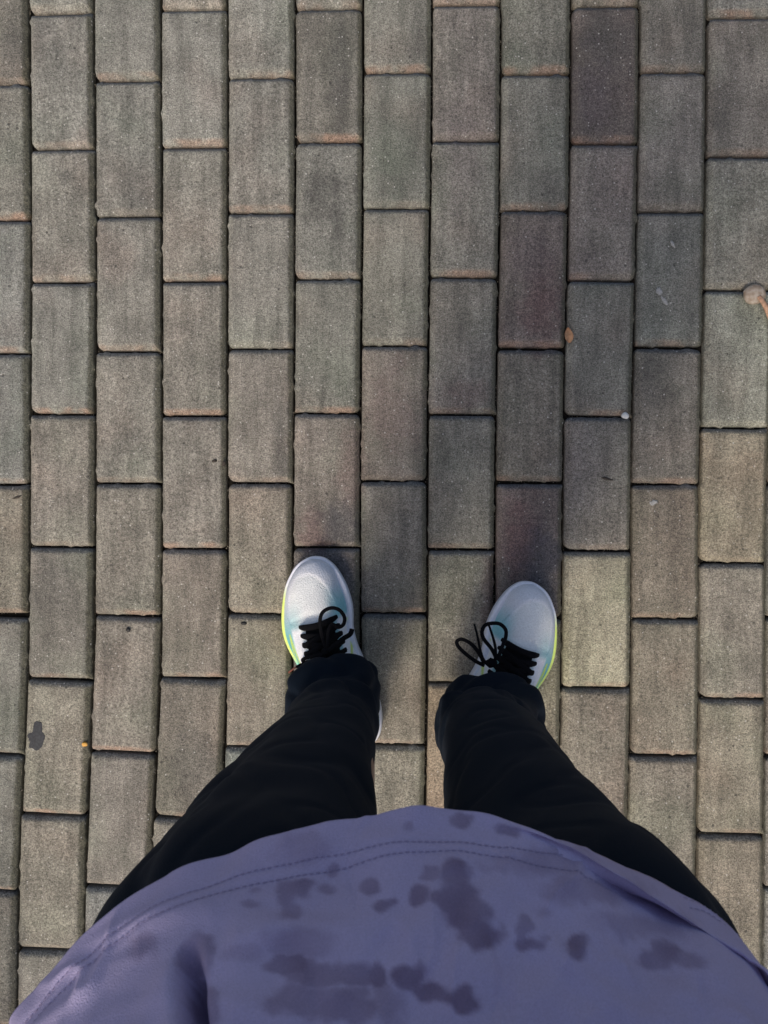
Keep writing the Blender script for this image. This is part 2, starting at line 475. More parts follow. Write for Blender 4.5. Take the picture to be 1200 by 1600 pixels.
# sand and grit lying in and along the joints
def grit():
    verts, faces = [], []
    rnd = random.Random(3)
    def grain(x, y, z, s):
        b = len(verts)
        for dx, dy, dz in ((1, 0, 0), (-1, 0, 0), (0, 1, 0), (0, -1, 0), (0, 0, 1), (0, 0, -1)):
            verts.append((x + dx * s * rnd.uniform(.6, 1.3), y + dy * s * rnd.uniform(.6, 1.3), z + dz * s * rnd.uniform(.5, 1)))
        for f in ((0, 2, 4), (2, 1, 4), (1, 3, 4), (3, 0, 4), (2, 0, 5), (1, 2, 5), (3, 1, 5), (0, 3, 5)):
            faces.append(tuple(b + i for i in f))
    for ctr, w, h, ang in grit_lines:
        if abs(ctr.x) > 0.75 or abs(ctr.y) > 0.95: continue
        dens = 50
        ca, sa = math.cos(ang), math.sin(ang)
        for i in range(dens):
            v = rnd.uniform(-h / 2, h / 2)
            if noise.noise(Vector((ctr.x * 9, (ctr.y + v) * 14, 3))) < -0.02: continue
            u = w / 2 + 0.001 + rnd.gauss(0, 0.0009)
            zz = -0.0145 + rnd.uniform(0, 0.0045)
            if rnd.random() < 0.16:
                zz = rnd.uniform(-0.006, -0.004)
            grain(ctr.x + ca * u - sa * v, ctr.y + sa * u + ca * v, zz, rnd.uniform(0.0004, 0.0009))
        for i in range(16):
            u = rnd.uniform(-w / 2, w / 2)
            v = -h / 2 - 0.001 + rnd.gauss(0, 0.0008)
            zz = -0.0145 + rnd.uniform(0, 0.004)
            grain(ctr.x + ca * u - sa * v, ctr.y + sa * u + ca * v, zz, rnd.uniform(0.0004, 0.0010))
        for i in range(9):      # loose crumbs on top
            if rnd.random() < 0.5:
                u = rnd.choice((-1, 1)) * (w / 2 - abs(rnd.gauss(0, 0.006))); v = rnd.uniform(-h / 2, h / 2)
                grain(ctr.x + ca * u - sa * v, ctr.y + sa * u + ca * v, -0.0012, rnd.uniform(0.0004, 0.0009))
    mesh_obj('joint_grit', verts, faces, M_GRIT, pavement, False, 'stuff')
grit()
# ------------------------------------------------------------------ person
BODY = Vector((0.02, -0.30, 0.0))
person = bpy.data.objects.new('person', None)
person.location = BODY
person.empty_display_size = 0.2
col.objects.link(person)
tag(person, 'standing person in a damp violet T-shirt, black trousers and white running shoes', 'person')

def own(o, parent=None):
    """world-space mesh -> child of the person (or of one of their parts)"""
    if parent is None:
        o.parent = person; o.location = -BODY
    else:
        o.parent = parent
    return o

def vcol(o, cols):
    at = o.data.color_attributes.new('pigment', 'FLOAT_COLOR', 'POINT')
    flat = []
    for c in cols: flat += [c[0], c[1], c[2], 1.0]
    at.data.foreach_set('color', flat)

def pigment_mat(name, rough, spec, nscale, bump, weave=None, coat=0.0, sheen=0.0, mott=0.06):
    k = NT(name)
    at = k.n('ShaderNodeVertexColor'); at.layer_name = 'pigment'
    tc = k.n('ShaderNodeTexCoord')
    nz = k.noise(tc.outputs['Object'], nscale, 3, 0.6)
    g = k.ramp(nz, 0.3, 0.7, 1 - mott, 1 + mott)
    cc = k.n('ShaderNodeCombineColor')
    for i in range(3): k.l(g, cc.inputs[i])
    k.l(k.mix(1.0, at.outputs['Color'], cc.outputs[0], 'MULTIPLY'), k.b.inputs['Base Color'])
    k.b.inputs['Roughness'].default_value = rough
    k.b.inputs['Specular IOR Level'].default_value = spec
    k.b.inputs['Coat Weight'].default_value = coat
    k.b.inputs['Sheen Weight'].default_value = sheen
    h = nz
    if weave:
        wv = k.n('ShaderNodeTexVoronoi'); wv.inputs['Scale'].default_value = weave
        k.l(tc.outputs['Object'], wv.inputs['Vector'])
        h = k.math('ADD', nz, k.math('MULTIPLY', wv.outputs['Distance'], 0.9))
    bp = k.n('ShaderNodeBump'); bp.inputs['Distance'].default_value = bump; bp.inputs['Strength'].default_value = 1
    k.l(h, bp.inputs['Height']); k.l(bp.outputs[0], k.b.inputs['Normal'])
    return k.m
M_UPPER = pigment_mat("shoe_upper_knit", 0.7, 0.25, 420, 0.0006, 520, 0.0, 0.0, 0.09)
M_SOLE = pigment_mat("shoe_foam_sole", 0.45, 0.45, 200, 0.0003, None)
M_LACE = simple("black_lace", (0.004, 0.004, 0.0055), 0.85, 0.12, 900, 0.4, 0.0005)
M_TONGUE = simple("black_tongue", (0.004, 0.0045, 0.006), 0.9, 0.1, 600, 0.3, 0.0004)
M_AGLET = simple("aglet", (0.16, 0.045, 0.025), 0.35, 0.5)
M_RUBBER = simple("outsole_rubber", (0.03, 0.03, 0.032), 0.8, 0.3)

# ---- shoes
OUT = [(0, 0), (15, 1.6), (29, 7.5), (41, 18), (54.5, 35), (66, 60), (74, 85), (77, 107), (75, 128), (69, 152), (60, 180), (50, 215),
       (42, 250), (35, 278), (22, 298), (-2, 306), (-26, 298), (-38, 278), (-42, 250), (-39, 215), (-35, 180), (-31, 150),
       (-32, 125), (-37, 105), (-40, 85), (-39, 60), (-34, 36), (-27, 19), (-16, 6)]
OUT = [(a / 1062.0, b / 1062.0) for a, b in OUT]

def closed_curve(pts, per=8):
    out = []
    n = len(pts)
    for i in range(n):
        p0, p1, p2, p3 = pts[i - 1], pts[i], pts[(i + 1) % n], pts[(i + 2) % n]
        for s in range(per):
            t = s / per
            out.append(tuple(0.5 * (2 * b + (c - a) * t + (2 * a - 5 * b + 4 * c - d) * t * t + (3 * b - a - 3 * c + d) * t ** 3)
                             for a, b, c, d in zip(p0, p1, p2, p3)))
    return out
OUTS = closed_curve(OUT)

def inset_curve(pts, fn):
    n = len(pts); out = []
    for i, (v, u) in enumerate(pts):
        a, b = pts[i - 1], pts[(i + 1) % n]
        tx, ty = b[0] - a[0], b[1] - a[1]
        L = math.hypot(tx, ty) or 1
        d = fn(v, u)
        # curve runs lateral-first (toe -> heel on +v), inward normal:
        nx, ny = -ty / L, tx / L
        out.append((v + nx * d, u + ny * d))
    return out

TOPZ = [(0, .027), (.05, .027), (.1, .029), (.2, .037), (.29, .043)]
BOTZ = [(0, .016), (.02, .009), (.05, .002), (.08, 0.0), (.24, 0.0), (.29, .008)]
CROWN = [(.003, .032), (.010, .043), (.028, .055), (.055, .063), (.085, .071), (.11, .080), (.14, .091), (.17, .101), (.20, .108), (.24, .105), (.285, .095)]

def up_inset(v, u):
    return 0.0035 + .0012 * sstep(0.02, .05, v) * sstep(.04, .08, u) + (0.0045 * sstep(0.0, -0.03, v) * sstep(0.02, 0.05, u) * (1 - sstep(.12, .16, u)))
UPC = inset_curve(OUTS, up_inset)
USORT = []
def upper_span(u):
    """lateral and medial v of the upper outline at distance u from the toe tip"""
    lo, hi = 1e9, -1e9
    n = len(UPC)
    for i in range(n):
        (v0, u0), (v1, u1) = UPC[i], UPC[(i + 1) % n]
        if (u0 - u) * (u1 - u) <= 0 and u0 != u1:
            v = v0 + (v1 - v0) * (u - u0) / (u1 - u0)
            lo = min(lo, v); hi = max(hi, v)
    return lo, hi
UMIN = min(p[1] for p in UPC) + 0.0002
UMAX = max(p[1] for p in UPC) - 0.0002
SPAN = {}
def span(u):
    k = round(u * 4000)
    if k not in SPAN:
        SPAN[k] = upper_span(min(max(k / 4000, UMIN), UMAX))
    return SPAN[k]

def upper_z(v, u, extra=True):
    lo, hi = span(u)
    c, hw = (lo + hi) / 2, max((hi - lo) / 2, 1e-4)
    w = max(-1, min(1, (v - c) / hw))
    zs = lerp_table(TOPZ, u)[0] - 0.003
    cr = smooth_table(CROWN, u)[0]
    z = zs + (cr - zs) * max(0.0, 1 - abs(w) ** 2.3) ** 0.62
    if extra:
        rho = ridge(v, u)
        z += 0.0012 * sstep(0.94, 1.03, rho) * (1 - sstep(.085, .11, u)) * (1 - abs(w) ** 6)
        # flex creases behind the toe box
        z -= 0.0016 * math.exp(-((u - 0.079 - 0.012 * (w - .1) ** 2) / 0.004) ** 2) * (1 - w * w)
        z += 0.0012 * math.exp(-((u - 0.088 - 0.02 * (w + .1) ** 2) / 0.004) ** 2) * (1 - w * w)
        z += 0.0008 * noise.noise(Vector((v * 45, u * 45, 2.0))) * (1 - abs(w))
        es = abs(abs(v - VC) - 0.031)
        z += 0.0010 * (1 - sstep(0.006, 0.008, es)) * sstep(.086, .090, u)
    return z
VC = 0.0115
def ridge(v, u):
    return (abs((v - .0165) / .0345) ** 2.5 + (max(0, .100 - u) / (.100 - .021)) ** 2.5) ** .4

def upper_color(v, u, w):
    c = Vector((.78, .80, .80))
    def mx(col, f):
        nonlocal c
        c = c.lerp(Vector(col), max(0, min(1, f)))
    rho = ridge(v, u)
    ov = sstep(0.97, 1.02, rho) * (1 - sstep(.09, .115, u + .02 * noise.noise(Vector((v * 60, u * 60, 7)))))
    mx((.72, .74, .80), ov)
    rg = math.exp(-((rho - 1.0) / .045) ** 2) * (1 - sstep(.06, .09, u))
    mx((.84, .84, .87), rg * .8)
    # darts where the toe overlay ends
    for dv, du, ln in ((0.052, .086, .018), (-0.020, .062, .016)):
        k = abs((v - dv) + (u - du) * 0.35)
        if du - ln / 2 < u < du + ln / 2: mx((.30, .33, .37), (1 - sstep(.0004, .0014, k)) * .55)
    tl = sstep(.15, .65, w) * sstep(.045, .12, u)
    mx((.13, .50, .54), tl)
    tm = sstep(.35, .8, -w) * sstep(.035, .08, u) * (1 - .4 * sstep(.12, .17, u))
    mx((.22, .54, .58), tm * .9)
    # pale stays beside the laces
    es = abs(abs(v - VC) - 0.033)
    mx((.84, .85, .88), (1 - sstep(0.006, 0.010, es)) * sstep(.088, .098, u))
    # yellow chevrons
    for sgn, v0 in ((1, .057), (-1, VC * 2 - .050)):
        for k in (-1, 1):
            line = abs(v - (v0 + k * max(0, (u - .10)) * .085 + (-.05 * (u - .10) if sgn > 0 else .02 * (u - .1))))
            if u > .10: mx((.62, .78, .16), (1 - sstep(.0007, .0019, line)) * .9)
        if u > .115 and sgn > 0:
            d = abs(v - (v0 - .05 * (u - .10)))
            if d < (u - .10) * .085 and int((u * 1000) // 1.6) % 2 == 0: mx((.45, .62, .25), .45)
    return tuple(c)

def tube(name, pts, rx, rz, m, parent, normal=None, nseg=10, close=False, mats=None, taper=None):
    """flat-ish lace along pts (Vectors); rx across, rz thick"""
    fine = []
    n = len(pts)
    for i in range(n - 1):
        p0 = pts[max(i - 1, 0)]; p1 = pts[i]; p2 = pts[i + 1]; p3 = pts[min(i + 2, n - 1)]
        for s in range(6):
            t = s / 6
            fine.append(0.5 * (2 * p1 + (p2 - p0) * t + (2 * p0 - 5 * p1 + 4 * p2 - p3) * t * t + (3 * p1 - p0 - 3 * p2 + p3) * t ** 3))
    fine.append(pts[-1].copy())
    verts, faces = [], []
    for i, p in enumerate(fine):
        t = (fine[min(i + 1, len(fine) - 1)] - fine[max(i - 1, 0)]).normalized()
        up = normal if normal is not None else Vector((0, 0, 1))
        s = t.cross(up)
        if s.length < 1e-3: s = Vector((1, 0, 0))
        s.normalize(); u2 = s.cross(t).normalized()
        f = 1.0
        if taper: f = taper(i / (len(fine) - 1))
        for j in range(nseg):
            a = 2 * math.pi * j / nseg
            verts.append(p + s * math.cos(a) * rx * f + u2 * math.sin(a) * rz * f)
    for i in range(len(fine) - 1):
        for j in range(nseg):
            k = (j + 1) % nseg
            faces.append((i * nseg + j, i * nseg + k, (i + 1) * nseg + k, (i + 1) * nseg + j))
    faces.append(tuple(range(nseg))[::-1]); faces.append(tuple((len(fine) - 1) * nseg + j for j in range(nseg)))
    o = mesh_obj(name, verts, faces, m)
    own(o, parent)
    return o

def make_shoe(side, toe_px, a_deg, label):
    """side +1 right foot, -1 left foot; toe_px = tip in the photo"""
    T = P(toe_px[0], toe_px[1], 0.02)
    a = R(a_deg)
    fwd = Vector((math.sin(a), math.cos(a), 0))
    lat = Vector((math.cos(a), -math.sin(a), 0)) * side
    def W(v, u, z):
        return Vector((T.x, T.y, 0)) + lat * v - fwd * u + Vector((0, 0, z))
    # upper
    NU, NV = 150, 84
    verts, faces, cols = [], [], []
    for i in range(NU + 1):
        f = i / NU
        u = UMIN + (UMAX - UMIN) * (f ** 1.6 if f < 1 else 1)
        if i > NU - 8: u = UMIN + (UMAX - UMIN) * (1 - (1 - f ** 1.6) ** 1.15)
        lo, hi = upper_span(min(u, UMAX))
        for j in range(NV + 1):
            w = math.sin(math.pi / 2 * (2 * j / NV - 1))
            v = (lo + hi) / 2 + (hi - lo) / 2 * w
            z = upper_z(v, u)
            if abs(w) > 0.999: z = lerp_table(TOPZ, u)[0] - 0.006
            verts.append(W(v, u, z)); cols.append(upper_color(v, u, w))
    for i in range(NU):
        for j in range(NV):
            q = i * (NV + 1) + j
            fc = (q, q + 1, q + NV + 2, q + NV + 1)
            faces.append(fc if side < 0 else fc[::-1])
    up = mesh_obj('shoe', verts, faces, M_UPPER)
    vcol(up, cols)
    own(up); up['label'] = label
    # sole
    verts, faces, cols = [], [], []
    prof = [(0.007, 0.0), (0.002, 0.001), (0.0, 0.20), (0.0008, 0.45), (0.0, 0.70), (0.0006, 0.92), (0.0022, 1.0), (0.0060, 1.0), (0.010, 0.93)]
    for ins, f in prof:
        cur = inset_curve(OUTS, lambda v, u: ins)
        for v, u in cur:
            zb, zt = lerp_table(BOTZ, u)[0], lerp_table(TOPZ, u)[0]
            z = zb + (zt - zb) * f if f > 0.001 else zb
            verts.append(W(v, u, z))
            c = Vector((.80, .81, .88))
            if v > 0.0:
                y = sstep(.018, .06, v) * sstep(.025, .055, u)
                c = c.lerp(Vector((.74, .90, .22)), y)
                c = c.lerp(Vector((.12, .60, .66)), sstep(.13, .155, u) * (1 - .0 * f))
            else:
                c = c.lerp(Vector((.70, .71, .76)), sstep(.10, .2, u))
            if f < 0.15: c = Vector((.10, .11, .12))
            cols.append(tuple(c))
    n = len(OUTS)
    for r in range(len(prof) - 1):
        for i in range(n):
            j = (i + 1) % n
            fc = (r * n + i, r * n + j, (r + 1) * n + j, (r + 1) * n + i)
            faces.append(fc)
    faces.append(tuple(range(n))[::-1])
    so = mesh_obj('sole', verts, faces, M_SOLE)
    bm = bmesh.new(); bm.from_mesh(so.data); bmesh.ops.recalc_face_normals(bm, faces=bm.faces); bm.to_mesh(so.data); bm.free()
    vcol(so, cols)
    own(so, up)
    # tongue
    verts, faces = [], []
    NUt, NVt = 30, 16
    for i in range(NUt + 1):
        u = .0885 + (.200 - .0885) * i / NUt
        hwid = 0.023 - 0.003 * (1 - i / NUt) ** 3
        for j in range(NVt + 1):
            w = 2 * j / NVt - 1
            v = VC + w * hwid
            z = upper_z(v, u) + 0.0030 * (1 - w ** 6) * sstep(0, .12, i / NUt + .02) - 0.0008
            verts.append(W(v, u, z))
    for i in range(NUt):
        for j in range(NVt):
            q = i * (NVt + 1) + j
            fc = (q, q + 1, q + NVt + 2, q + NVt + 1)
            faces.append(fc if side < 0 else fc[::-1])
    own(mesh_obj('tongue', verts, faces, M_TONGUE), up)
    # crossed lace rows: each strand runs from an eyelet over the tongue and dips at both ends
    rows = [.0925, .1045, .1165, .1285, .1405, .1525, .1650]
    rl = random.Random(5 + side)
    for ri, u0 in enumerate(rows):
        for sg in (1, -1):
            pts = []
            for j in range(9):
                t = j / 8
                v = VC + sg * (t * 2 - 1) * (0.0275 + .0015 * ri / 6)
                u = u0 + (0.0150 * (t ** 1.15) if ri > 0 else 0.003 * math.sin(t * 3.14)) - 0.0015
                lift = 0.0038 + (0.0016 if sg > 0 else 0) + 0.0016 * math.sin(math.pi * t)
                if j in (0, 8): lift = -0.0002
                pts.append(W(v, u, upper_z(v, u) + lift))
            if ri == 0 and sg < 0: continue
            nrm = Vector((0, 0, 1))
            tube('lace', pts, 0.0046, 0.0013, M_LACE, up, nrm, taper=lambda f: .55 + .45 * min(1, 7 * f, 7 * (1 - f)))
    # eyelet tips: short pointed lace ends tucked under the stay
    for ri, u0 in enumerate(rows):
        for sg in ():
            v0 = VC + sg * 0.0305
            pts = [W(v0 - sg * .006, u0 + .001, upper_z(v0 - sg * .006, u0 + .001) + .003),
                   W(v0, u0 + .003, upper_z(v0, u0 + .003) + .0022),
                   W(v0 + sg * .0045, u0 + .0075, upper_z(v0 + sg * .0045, u0 + .0075) + .0002)]
            tube('lace_turn', pts, 0.0034, 0.0012, M_LACE, up, None, 10, taper=lambda f: 1 - .55 * f)
    return up, W

shoeL, WL = make_shoe(-1, (489, 869), -15.5, 'left shoe, white with teal and yellow edge and one lace loop on top')
shoeR, WR = make_shoe(1, (831, 909), 21.5, 'right shoe, white with teal and yellow edge and long lace loops spilling inward')

def lace_px(name, pts, parent, rx=0.0026, rz=0.0011, m=None, taper=None):
    return tube(name, [P(*p) for p in pts], rx, rz, m or M_LACE, parent, None, 10, taper=taper)
# left shoe bow
lace_px('lace_loop', [(511, 1016, .104), (504, 996, .101), (500, 972, .100), (504, 957, .100), (517, 950, .098), (530, 953, .096), (538, 964, .095),
                      (537, 975, .095), (529, 980, .096), (519, 976, .098), (513, 988, .102), (512, 1012, .106)], shoeL)
lace_px('lace_end', [(512, 1018, .108), (524, 1008, .108), (536, 998, .104), (547, 991, .094), (550, 983, .088)], shoeL, 0.0034)
lace_px('lace_loop', [(512, 1020, .108), (498, 1024, .106), (482, 1027, .096), (473, 1031, .086), (478, 1036, .085), (492, 1036, .098), (508, 1026, .107)], shoeL)
lace_px('lace_end', [(505, 1024, .107), (488, 1033, .122), (474, 1037, .124), (463, 1042, .122)], shoeL, 0.0020)
lace_px('lace_tip', [(463, 1042, .122), (457, 1046, .119), (451, 1051, .115)], shoeL, 0.0013, 0.0011, M_AGLET)
# right shoe bow
lace_px('lace_loop', [(776, 1030, .108), (768, 1014, .107), (757, 1000, .105), (753, 989, .104), (757, 978, .103), (768, 974, .102), (781, 975, .100),
                      (790, 984, .098), (790, 996, .099), (784, 1012, .104), (777, 1032, .108)], shoeR)
lace_px('lace_loop', [(757, 1040, .106), (743, 1033, .102), (728, 1022, .092), (716, 1010, .084), (714, 1002, .082), (722, 999, .083), (736, 1006, .090),
                      (748, 1020, .098), (756, 1036, .106)], shoeR)
lace_px('lace_end', [(764, 1040, .108), (755, 1030, .108), (750, 1014, .112), (746, 994, .118), (741, 975, .122)], shoeR, 0.0024, taper=lambda f: 1 - .45 * f)
lace_px('lace_end', [(774, 1030, .110), (774, 1012, .113), (769, 992, .118), (762, 972, .122)], shoeR, 0.0024, taper=lambda f: 1 - .45 * f)
def knot(px, py, z, parent):
    bm = bmesh.new()
    bmesh.ops.create_icosphere(bm, subdivisions=3, radius=1.0)
    c = P(px, py, z)
    for v in bm.verts:
        n = noise.noise(v.co * 2.2) * 0.25
        v.co = Vector((v.co.x * .0075, v.co.y * .0065, v.co.z * .0045)) * (1 + n) + c
    me = bpy.data.meshes.new('lace_knot'); bm.to_mesh(me); bm.free()
    me.materials.append(M_LACE)
    me.polygons.foreach_set('use_smooth', [True] * len(me.polygons))
    o = bpy.data.objects.new('lace_knot', me); col.objects.link(o); own(o, parent)
knot(511, 1018, .104, shoeL)
knot(768, 1036, .105, shoeR)

# ---- trousers
def leg_mesh(tab):
    """tab rows: h, pxL, pxR, py, yF, yB (px None -> x given directly)"""
    rows = []
    for h, a, b, py, yF, yB in tab:
        xL = P(a, py, h).x if py else a
        xR = P(b, py, h).x if py else b
        rows.append((h, xL, xR, yF, yB))
    verts, faces = [], []
    N, M = 64, 110
    h0, h1 = rows[0][0], rows[-1][0]
    for i in range(M + 1):
        h = h0 + (h1 - h0) * i / M
        xL, xR, yF, yB = smooth_table(rows, h)
        cx, cy, rx, ry = (xL + xR) / 2, (yF + yB) / 2, (xR - xL) / 2, (yF - yB) / 2
        for j in range(N):
            a = 2 * math.pi * j / N
            ca, sa = math.cos(a), math.sin(a)
            e = 2 / (2.08 + .9 * (1 - sstep(.12, .24, h)))
            x = cx + rx * math.copysign(abs(ca) ** e, ca)
            y = cy + ry * math.copysign(abs(sa) ** e, sa)
            if cx < 0: y += .009 * ca * (1 - sstep(.12, .2, h))
            tilt = (1 - sstep(.05, .22, h)) * 0.26 * (y - cy)
            verts.append(Vector((x, y, h + tilt)))
    for i in range(M):
        for j in range(N):
            k = (j + 1) % N
            faces.append((i * N + j, i * N + k, (i + 1) * N + k, (i + 1) * N + j))
    faces.append(tuple(range(N))[::-1]); faces.append(tuple(M * N + j for j in range(N)))
    return verts, faces
LEFT = [(.062, 452, 588, 1098, -.213, -.325), (.085, 448, 590, 1100, -.208, -.330), (.11, 446, 591, 1106, -.206, -.332), (.14, 448, 588, 1120, -.210, -.330),
        (.17, 452, 587, 1135, -.220, -.328), (.22, None, None, 0, -.214, -.330), (.30, None, None, 0, -.212, -.332),
        (.45, None, None, 0, -.205, -.345), (.62, None, None, 0, -.202, -.40), (.72, None, None, 0, -.200, -.40), (.80, None, None, 0, -.240, -.41)]
RIGHT = [(.062, 690, 836, 1098, -.236, -.335), (.085, 685, 844, 1100, -.231, -.340), (.11, 682, 848, 1106, -.228, -.342), (.14, 682, 846, 1120, -.230, -.340),
         (.17, 686, 840, 1135, -.236, -.338), (.22, None, None, 0, -.220, -.335), (.30, None, None, 0, -.213, -.332),
         (.45, None, None, 0, -.207, -.345), (.62, None, None, 0, -.210, -.39), (.72, None, None, 0, -.205, -.40), (.80, None, None, 0, -.240, -.41)]
def resolve(tab, fixed):
    out = []
    for h, a, b, py, f, bk in tab:
        if py:
            xa = P(a, py, h).x if a is not None else fixed[h][0]
            xb = P(b, py, h).x if b is not None else fixed[h][1]
        else:
            xa, xb = fixed[h]
        out.append((h, xa, xb, 0, f, bk))
    return out
lv, lf = leg_mesh(resolve(LEFT, {.22: (-.141, -.032), .30: (-.148, -.030), .45: (-.166, -.026), .62: (-.194, .0), .72: (-.195, .010), .80: (-.150, .012)}))
rv, rf = leg_mesh(resolve(RIGHT, {.22: (.046, .153), .30: (.046, .160), .45: (.0384, .1744), .62: (.030, .207), .72: (.025, .216), .80: (.030, .185)}))
verts = list(lv); faces = list(lf)
b = len(verts); verts += rv; faces += [tuple(i + b for i in f) for f in rf]
pv, pf = [], []
for i in range(13):
    h = .748 + .12 * i / 12
    s = 1.0 - .25 * i / 12
    for j in range(48):
        a = 2 * math.pi * j / 48
        pv.append(Vector((.016 + .165 * s * math.cos(a), -.335 + .095 * s * math.sin(a), h)))
for i in range(12):
    for j in range(48):
        k = (j + 1) % 48
        pf.append((i * 48 + j, i * 48 + k, (i + 1) * 48 + k, (i + 1) * 48 + j))
pf.append(tuple(range(48))[::-1]); pf.append(tuple(12 * 48 + j for j in range(48)))
b = len(verts); verts += pv; faces += [tuple(i + b for i in f) for f in pf]
kf = NT("black_track_cloth")
kf.b.inputs['Base Color'].default_value = (0.0036, 0.0080, 0.0155, 1)
kf.b.inputs['Roughness'].default_value = 0.8
kf.b.inputs['Specular IOR Level'].default_value = 0.12
kf.b.inputs['Sheen Weight'].default_value = 0.02
kf.b.inputs['Sheen Roughness'].default_value = 0.5
kf.b.inputs['Sheen Tint'].default_value = (0.5, 0.65, 1, 1)
tcf = kf.n('ShaderNodeTexCoord')
nf = kf.noise(tcf.outputs['Object'], 900, 2)
bpf = kf.n('ShaderNodeBump'); bpf.inputs['Distance'].default_value = 0.0003
kf.l(nf, bpf.inputs['Height']); kf.l(bpf.outputs[0], kf.b.inputs['Normal'])
tmp = mesh_obj('trousers_raw', verts, faces, kf.m)
md = tmp.modifiers.new('r', 'REMESH'); md.mode = 'VOXEL'; md.voxel_size = 0.0042; md.use_smooth_shade = True
dg = bpy.context.evaluated_depsgraph_get()
me = bpy.data.meshes.new_from_object(tmp.evaluated_get(dg))
me.name = 'trousers'
bpy.data.objects.remove(tmp)
def relax(me, it):
    bm = bmesh.new(); bm.from_mesh(me)
    for _ in range(it):
        bmesh.ops.smooth_vert(bm, verts=bm.verts, factor=0.5, use_axis_x=True, use_axis_y=True, use_axis_z=True)
    bm.normal_update()
    disp = []
    for v in bm.verts:
        p, n = v.co, v.normal
        d = 0.0
        # broad hanging folds and drag lines
        q = Vector((p.x * 13, p.y * 13, p.z * 4.5))
        d += 0.0045 * noise.noise(q) * sstep(.1, .3, p.z)
        dg_ = Vector((p.x * 20 + p.z * 14, p.y * 20, p.z * 9 - p.x * 10))
        d += 0.0035 * noise.noise(dg_)
        # stacked folds over the shoe
        lo = 1 - sstep(.16, .30, p.z)
        cxl = -0.07 if p.x < .03 else .14
        ph = p.z * 1.0 + (p.x - cxl) * (0.30 if p.x < .03 else -0.34) + 0.10 * (p.y + .25)
        d += lo * 0.0050 * math.sin(ph * 74 + 4.0 * noise.noise(Vector((p.x * 9, p.y * 9, 1.3)))) * sstep(.07, .10, p.z)
        # thigh fold running to the knee
        if p.x < .03:
            d -= 0.006 * math.exp(-((p.x + .150 - (p.z - .6) * -.12) / .012) ** 2) * sstep(.35, .5, p.z)
        else:
            d -= 0.005 * math.exp(-((p.x - .175 - (p.z - .6) * .15) / .014) ** 2) * sstep(.30, .5, p.z)
        d += lo * .0065 * noise.noise(Vector((p.x * 26 + p.z * 22, p.y * 26, p.z * 30)))
        cr = noise.noise(Vector((p.x * 14 + p.z * 9, p.y * 14, p.z * 16 - p.x * 9)))
        d -= .006 * max(0, 1 - abs(cr) * 7) * (.35 + .65 * lo)
        disp.append(n * d)
    for v, dd in zip(bm.verts, disp): v.co += dd
    for _ in range(2):
        bmesh.ops.smooth_vert(bm, verts=bm.verts, factor=0.5, use_axis_x=True, use_axis_y=True, use_axis_z=True)
    bm.to_mesh(me); bm.free()
relax(me, 6)
me.polygons.foreach_set('use_smooth', [True] * len(me.polygons))
if not me.materials: me.materials.append(kf.m)
trousers = bpy.data.objects.new('trousers', me)
col.objects.link(trousers); own(trousers)
trousers['label'] = 'plain black trousers bunched over both shoes'

# ---- T-shirt
HEMZ = .775
hem_px = [(15, 1600), (60, 1540), (110, 1480), (200, 1403), (300, 1352), (430, 1306), (520, 1284), (587, 1271), (640, 1265), (700, 1263), (760, 1271),
          (850, 1299), (950, 1345), (1050, 1402), (1130, 1452), (1200, 1506)]
HC = Vector((0.018, -0.33, 0))
hem = []
for px, py in hem_px:
    p = P(px, py, HEMZ)
    hem.append((math.atan2(p.x - HC.x, p.y - HC.y), math.hypot(p.x - HC.x, p.y - HC.y)))
hem.sort()
tl, tr = hem[0], hem[-1]
back = []
for a in (-170, -150, -130, -112): 
    back.append((R(a), 0.165 + 0.05 * abs(math.sin(R(a)))))
back2 = []
for a in (112, 130, 150, 170):
    back2.append((R(a), 0.165 + 0.06 * abs(math.sin(R(a)))))
hemtab = [(-math.pi, .165)] + back + hem + back2 + [(math.pi, .165)]
hemtab = [h for i, h in enumerate(hemtab) if i == 0 or h[0] > hemtab[i - 1][0] + 0.02]
def hemR(th): return smooth_table(hemtab, th)[0]
UP = [(.775, .190, .105, .13), (.87, .190, .105, .13), (.95, .185, .100, .12), (1.10, .195, .115, .125), (1.22, .205, .12, .135), (1.31, .20, .105, .125),
      (1.36, .15, .085, .10), (1.385, .085, .065, .07), (1.395, .066, .058, .06)]
def upR(th, h):
    a, f, bk = smooth_table(UP, h)
    b_ = f if math.cos(th) > 0 else bk
    e = 2.4
    return 1.0 / ((abs(math.sin(th)) / a) ** e + (abs(math.cos(th)) / b_) ** e) ** (1 / e)
def bell(x, c, w): return math.exp(-((x - c) / w) ** 2)
def shirt_pt(th, h):
    w = 1 - max(0.0, min(1.0, (h - HEMZ) / .100))
    w = w * (1.12 - .12 * w)
    r = upR(th, h) + (hemR(th) - upR(th, h)) * w
    s = h - HEMZ
    cyc = -.33 + .02 * sstep(1.0, 1.3, h)
    p = Vector((HC.x + r * math.sin(th), cyc + r * math.cos(th), h))
    return p
